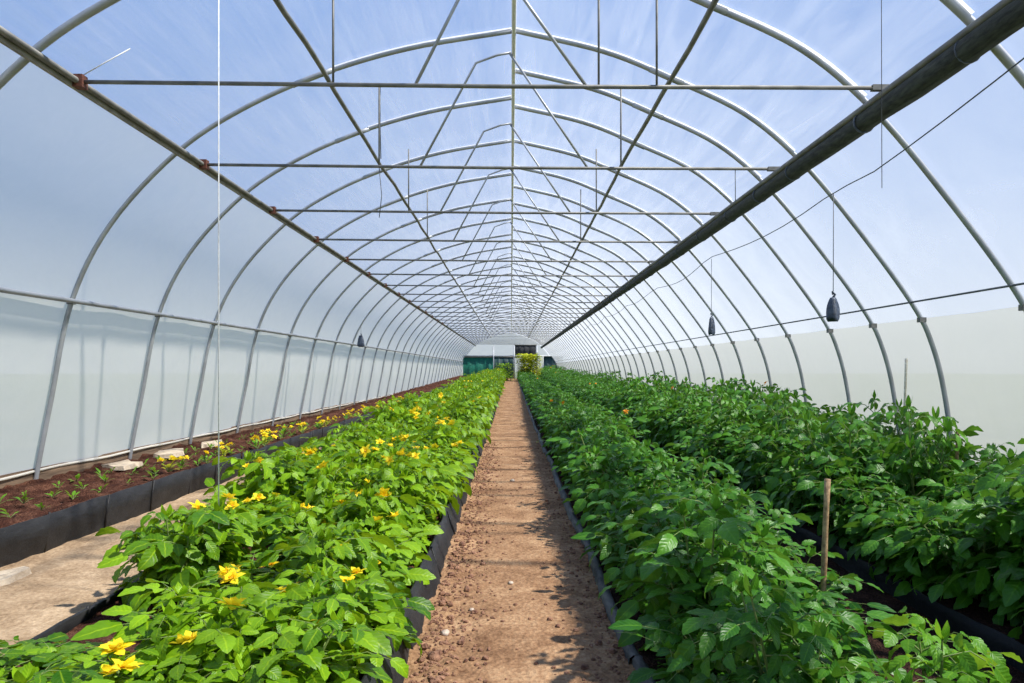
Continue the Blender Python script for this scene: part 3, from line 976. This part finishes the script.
def far_mass(name, kind, mat, label):
    rr = random.Random(9)
    fbs = [plant_meshes(kind, 0.62 if kind == 'light' else 0.86, 0.32, 5, 900 + q, 2, 0.22)[0] for q in range(4)]
    b, fl2 = MB(), MB()
    for (x, y, z, sc, hs, rz, q, fy) in FAR[kind]:
        ca, sa = math.cos(rz) * sc, math.sin(rz) * sc
        src = fbs[q]
        o = len(b.v)
        b.v.extend([(x + v[0] * ca - v[1] * sa, y + v[0] * sa + v[1] * ca, z + v[2] * sc * hs) for v in src.v])
        b.f.extend([tuple(i + o for i in f) for f in src.f])
        d = rr.uniform(-0.35, 0.0)
        b.t.extend([t + d for t in src.t]); b.q.extend(src.q); b.s.extend(src.s)
        if fy:
            for k in range(rr.randint(1, 2)):
                blob(fl2, (x + rr.uniform(-0.2, 0.2), y + rr.uniform(-0.2, 0.2), z + (0.62 if kind == 'light' else 0.88) * sc * hs), 0.035, 0.6, k)
    o = b.build(name, mat)
    tag(o, label, 'plants', kind='stuff')
    if fl2.v:
        fl2.build('blossom', M['petal'] if kind == 'light' else M['petal_orange'], o)


far_mass('flowering_plants_canopy', 'light', M['leaf_light'], 'canopy of light green plants far down the left beds')
far_mass('leafy_plants_canopy', 'dark', M['leaf_dark'], 'canopy of deep green plants far down the right beds')

# fresh shoot at the near right corner
r = random.Random(31)
fb, sb, tops = plant_meshes('light', 0.60, 0.16, 3, 555, 0, 0.17)
e = empty('leafy_plant', (1.66, 2.78, 0.03)); e.scale = (1, 1, 1.05)
fb.build('foliage', M['leaf_fresh'], e); sb.build('stem', M['stem'], e)
tag(e, 'low fresh yellow-green shoot in the dark gap at the near right corner', 'plant')

# seedlings in the raised bed by the left wall
def small_clump(kind, seed):
    r = random.Random(seed)
    fb = MB(); sb = MB()
    for k in range(7 if kind == 'seed' else 12):
        a = r.uniform(0, 6.28); el = r.uniform(0.2, 1.1)
        d = Vector((math.cos(a) * math.cos(el), math.sin(a) * math.cos(el), math.sin(el)))
        L = r.uniform(0.05, 0.10)
        p = d * r.uniform(0.02, 0.07)
        sb.tube([(0, 0, -0.01), tuple(p)], 0.003, 3, cap=False)
        leaflet(fb, p, d, Vector((0, 0, 1)), L, L * 0.5, 0.7, 0.2, 4, 1, r.uniform(0.2, 0.8))
    return fb, sb


SEED = []
for q in range(4):
    fb, sb = small_clump('seed', 40 + q)
    SEED.append((fb.build('foliage', M['leaf_fresh']), sb.build('stem', M['stem'])))
r = random.Random(12)
spots = []
for c in range(3):
    y = 3.5 + 0.2 * c
    while y < 16:
        spots.append((-4.08 - 0.32 * c + r.uniform(-0.08, 0.08), y, c)); y += r.uniform(0.3, 0.5)
cnt = {0: 0, 1: 0, 2: 0}
rown = ['nearest the black edging', 'in the raised bed middle', 'nearest the milky wall']
for (x, y, c) in sorted(spots, key=lambda s: s[1]):
    f0, s0 = SEED[r.randrange(4)]
    e = empty('seedling', (x, y, 0.26 + 0.02 * r.random()), r.uniform(0, 6.28), r.uniform(0.45, 1.1))
    take(f0, e); take(s0, e)
    i = cnt[c]; cnt[c] += 1
    tag(e, f'small seedling on brown soil, {ORD[i]} from the front {rown[c]}' if i < 10 else f'tiny far seedling in the line {rown[c]}', 'seedling', f'seedlings {rown[c]}')

# yellow blossoms on low plants along the black edging
fb, sb = small_clump('low', 61)
LOW = (fb.build('foliage', M['leaf_yellow']), sb.build('stem', M['stem']))
y = 8.6; i = 0
r = random.Random(14)
while y < 30:
    e = empty('yellow_flower_clump', (-4.02 + r.uniform(-0.1, 0.12), y, 0.28), r.uniform(0, 6), r.uniform(0.9, 1.5))
    f = take(LOW[0], e); take(LOW[1], e)
    if r.random() < 0.5:
        f.material_slots[0].link = 'OBJECT'; f.material_slots[0].material = M['leaf_fresh']
    nf = r.randint(2, 4)
    for k in range(nf):
        c = take(FLOWERS[0][0], e); c.location = (r.uniform(-0.08, 0.08), r.uniform(-0.1, 0.1), 0.09 + r.uniform(0, 0.05))
        c.rotation_euler = (r.uniform(-0.5, 0.5), r.uniform(-0.5, 0.5), 0)
        q = r.uniform(0.6, 0.95); c.scale = (q, q, q)
        take(FLOWERS[0][1], c)
    tag(e, f'low plant with {FNUM[nf]} yellow flowers on the raised soil bed, {ORD[i]} from the front' if i < 12 else 'low yellow-flowered plant far along the raised soil bed', 'plant', 'low yellow flowers along the black edging')
    i += 1
    y += r.uniform(0.35, 0.9)

# ------------------------------------------------------------------ canes
def cane(x, y, z0, z1, tilt, rr, mat, label):
    b = MB()
    n = 7
    b.tube([(tilt * t, 0.01 * math.sin(3 * t), (z1 - z0) * t) for t in [k / n for k in range(n + 1)]], [rr * (1.12 if k % 3 == 1 else 1.0) for k in range(n + 1)], 7)
    o = b.build('cane', mat); o.location = (x, y, z0)
    tag(o, label, 'plant stake')


cane(1.58, 3.66, 0.02, 0.94, 0.03, 0.014, M['cane'], 'brown cane standing between the path-side row and the dark gap')
cane(3.55, 5.75, 0.05, 1.02, 0.02, 0.013, M['cane'], 'brown cane among the deep green plants towards the right wall')
cane(4.42, 8.12, 0.05, 1.62, 0.04, 0.014, M['white_stick'], 'pale peeled stick standing above the plants by the right wall')

# ------------------------------------------------------------------ far end
def px(u, v, Y): return ((u - 511) * Y / F, H - (v - 369) * Y / F)


def sheet(name, u0, v0, u1, v1, Y, mat, label, cat, fold=0.05, zmin=None):
    x0, z1 = px(u0, v0, Y); x1, z0 = px(u1, v1, Y)
    if zmin is not None: z0 = zmin
    g = empty(name, ((x0 + x1) / 2, Y, z0))
    cx = (x0 + x1) / 2
    nx = 24
    vs, fs = [], []
    for i in range(nx + 1):
        t = i / nx
        x = x0 + (x1 - x0) * t - cx
        d = fold * math.sin(t * 21) + fold * 0.5 * math.sin(t * 47 + 1)
        vs += [(x, d, 0), (x, d * 0.6, (z1 - z0) * 0.5), (x, 0, z1 - z0), (x, 0.03, z1 - z0), (x, d + 0.03, 0)]
    for i in range(nx):
        for k in range(4):
            fs.append((i * 5 + k, i * 5 + k + 1, (i + 1) * 5 + k + 1, (i + 1) * 5 + k))
    b = MB(); b.add(vs, fs); b.build('cloth', mat, g)
    b = MB(); b.tube([(x0 - cx - 0.1, 0.01, z1 - z0), (x1 - cx + 0.1, 0.01, z1 - z0)], 0.05, 8); b.build('top_rail', M['steel_old'], g)
    tag(g, label, cat)


sheet('tarpaulin', 463, 357, 493, 380, 70.5, M['tarp'], 'bright green tarpaulin hung at the far left of the gable', 'tarpaulin', zmin=0.0)
sheet('tarpaulin', 543, 356, 563, 380, 70.5, M['tarp_dark'], 'dark teal tarpaulin hung at the far right of the gable', 'tarpaulin', zmin=0.0)
sheet('tarpaulin', 494, 357, 515, 380, 71.2, M['tarp_dark'], 'dark sheet painted as the unlit gap behind the pale bush beyond the left beds', 'tarpaulin', zmin=0.0)  # added sheet; its dark colour stands for the shade in the door gap
sheet('dark_opening_sheet', 515, 345, 536, 358, 70.8, M['dark'], 'dark sheet painted as an unlit opening high in the middle of the gable', 'cloth')  # added sheet; darkness of an opening put into its colour
for u, vt, lab in ((493.5, 346, 'upright post left of the path at the far gable'), (514, 345, 'upright post at the head of the path'), (537, 345, 'upright post at the right edge of the dark opening'), (543, 356, 'upright post beside the dark teal tarpaulin')):
    x, z = px(u, vt, 70.3)
    b = MB(); b.tube([(0, 0, 0), (0, 0, z)], 0.05, 8)
    o = b.build('end_post', M['steel']); o.location = (x, 70.3, 0)
    tag(o, lab, 'post')
b = MB()
b.tube([(px(463, 356, 70.4)[0], 0, 0), (px(563, 356, 70.4)[0], 0, 0)], 0.06, 8)
o = b.build('gable_rail', M['steel']); o.location = (0, 70.4, px(0, 356, 70.4)[1])
tag(o, 'pale horizontal rail across the gable above the tarpaulins', 'rail')


def bush(x, y, w, h, seed, mat, label, n=260, L=0.2):
    r = random.Random(seed)
    e = empty('bush', (x, y, 0.0))
    fb, sb = MB(), MB()
    for s in range(8):
        a = r.uniform(0, 6.28)
        sb.tube([(0.1 * math.cos(a), 0.1 * math.sin(a), 0), (w * 0.25 * math.cos(a), w * 0.2 * math.sin(a), h * 0.5), (w * 0.4 * math.cos(a), w * 0.35 * math.sin(a), h * 0.9)], [0.03, 0.02, 0.01], 5)
    for k in range(n):
        a = r.uniform(0, 6.28); q = r.random() ** 0.5; zz = h * (0.1 + 0.9 * r.random() ** 0.8)
        p = Vector((math.cos(a) * w * 0.5 * q, math.sin(a) * w * 0.4 * q, zz))
        d = Vector((math.cos(a), math.sin(a), r.uniform(-0.2, 0.9)))
        leaflet(fb, p, d, Vector((0, 0, 1)), L * r.uniform(0.7, 1.3), L * 0.5, 0.8, 0.2, 3, 1, r.random())
    fb.build('foliage', mat, e); sb.build('stem', M['stem'], e)
    tag(e, label, 'bush')


x0, z1 = px(517, 356, 62); x1, _ = px(541, 356, 62)
bush((x0 + x1) / 2, 62, x1 - x0, 2.75, 3, M['leaf_yellow'], 'tall yellow-green bush beside the path at the far end', 2600, 0.3)
x0, _ = px(496, 360, 64); x1, _ = px(514, 360, 64)
bush((x0 + x1) / 2, 64, x1 - x0, 2.0, 4, M['leaf_light'], 'pale loose bush left of the path at the far end', 500, 0.25)

# ------------------------------------------------------------------ light and sky
w = bpy.data.worlds.new('sky'); bpy.context.scene.world = w
w.use_nodes = True
nt = w.node_tree; nt.nodes.clear()
wo = nt.nodes.new('ShaderNodeOutputWorld')
bg = nt.nodes.new('ShaderNodeBackground')
sun_dir = Vector((0.70, -0.20, 1.0)).normalized()
tc = nt.nodes.new('ShaderNodeTexCoord')
sx = nt.nodes.new('ShaderNodeSeparateXYZ')
cr = nt.nodes.new('ShaderNodeValToRGB')
e = cr.color_ramp.elements
e[0].position = 0.0; e[0].color = (0.69, 0.75, 0.83, 1)
e[1].position = 1.0; e[1].color = (0.14, 0.30, 0.78, 1)
x = e.new(0.22); x.color = (0.36, 0.50, 0.80, 1)
x = e.new(0.5); x.color = (0.22, 0.40, 0.82, 1)
nt.links.new(tc.outputs['Generated'], sx.inputs[0])
nt.links.new(sx.outputs['Z'], cr.inputs['Fac'])
nt.links.new(cr.outputs['Color'], bg.inputs['Color'])
bg.inputs['Strength'].default_value = 1.0
nt.links.new(bg.outputs[0], wo.inputs['Surface'])
sl = bpy.data.lights.new('sun', 'SUN')
sl.energy = 8.2
sl.angle = math.radians(1.6)
sl.color = (1.0, 0.955, 0.88)
so = bpy.data.objects.new('sun', sl); C.objects.link(so)
so.rotation_euler = (-sun_dir).to_track_quat('-Z', 'Y').to_euler()

# ------------------------------------------------------------------ camera
cam = bpy.data.cameras.new('camera')
cam.sensor_width = 36.0
cam.lens = F / 1024 * 36.0
cam.shift_x = 1.0 / 1024
cam.shift_y = 27.5 / 1024
cam.clip_end = 500
co = bpy.data.objects.new('camera', cam); C.objects.link(co)
co.location = (0, 0, H)
co.rotation_euler = (PI / 2, 0, 0)
sc = bpy.context.scene
sc.camera = co
vs_ = sc.view_settings
vs_.view_transform = 'Standard'
vs_.look = 'None'
vs_.exposure = 0.0
vs_.gamma = 1.0
vs_.use_curve_mapping = False
# leftovers of unused source objects
for (fo, so_, _t) in PROTO.values():
    for o in (fo, so_):
        if o.name not in USED: bpy.data.objects.remove(o)
for a_, c_ in FLOWERS:
    if a_.name not in USED:
        bpy.data.objects.remove(c_); bpy.data.objects.remove(a_)
for a_, c_ in SEED:
    for o in (a_, c_):
        if o.name not in USED: bpy.data.objects.remove(o)
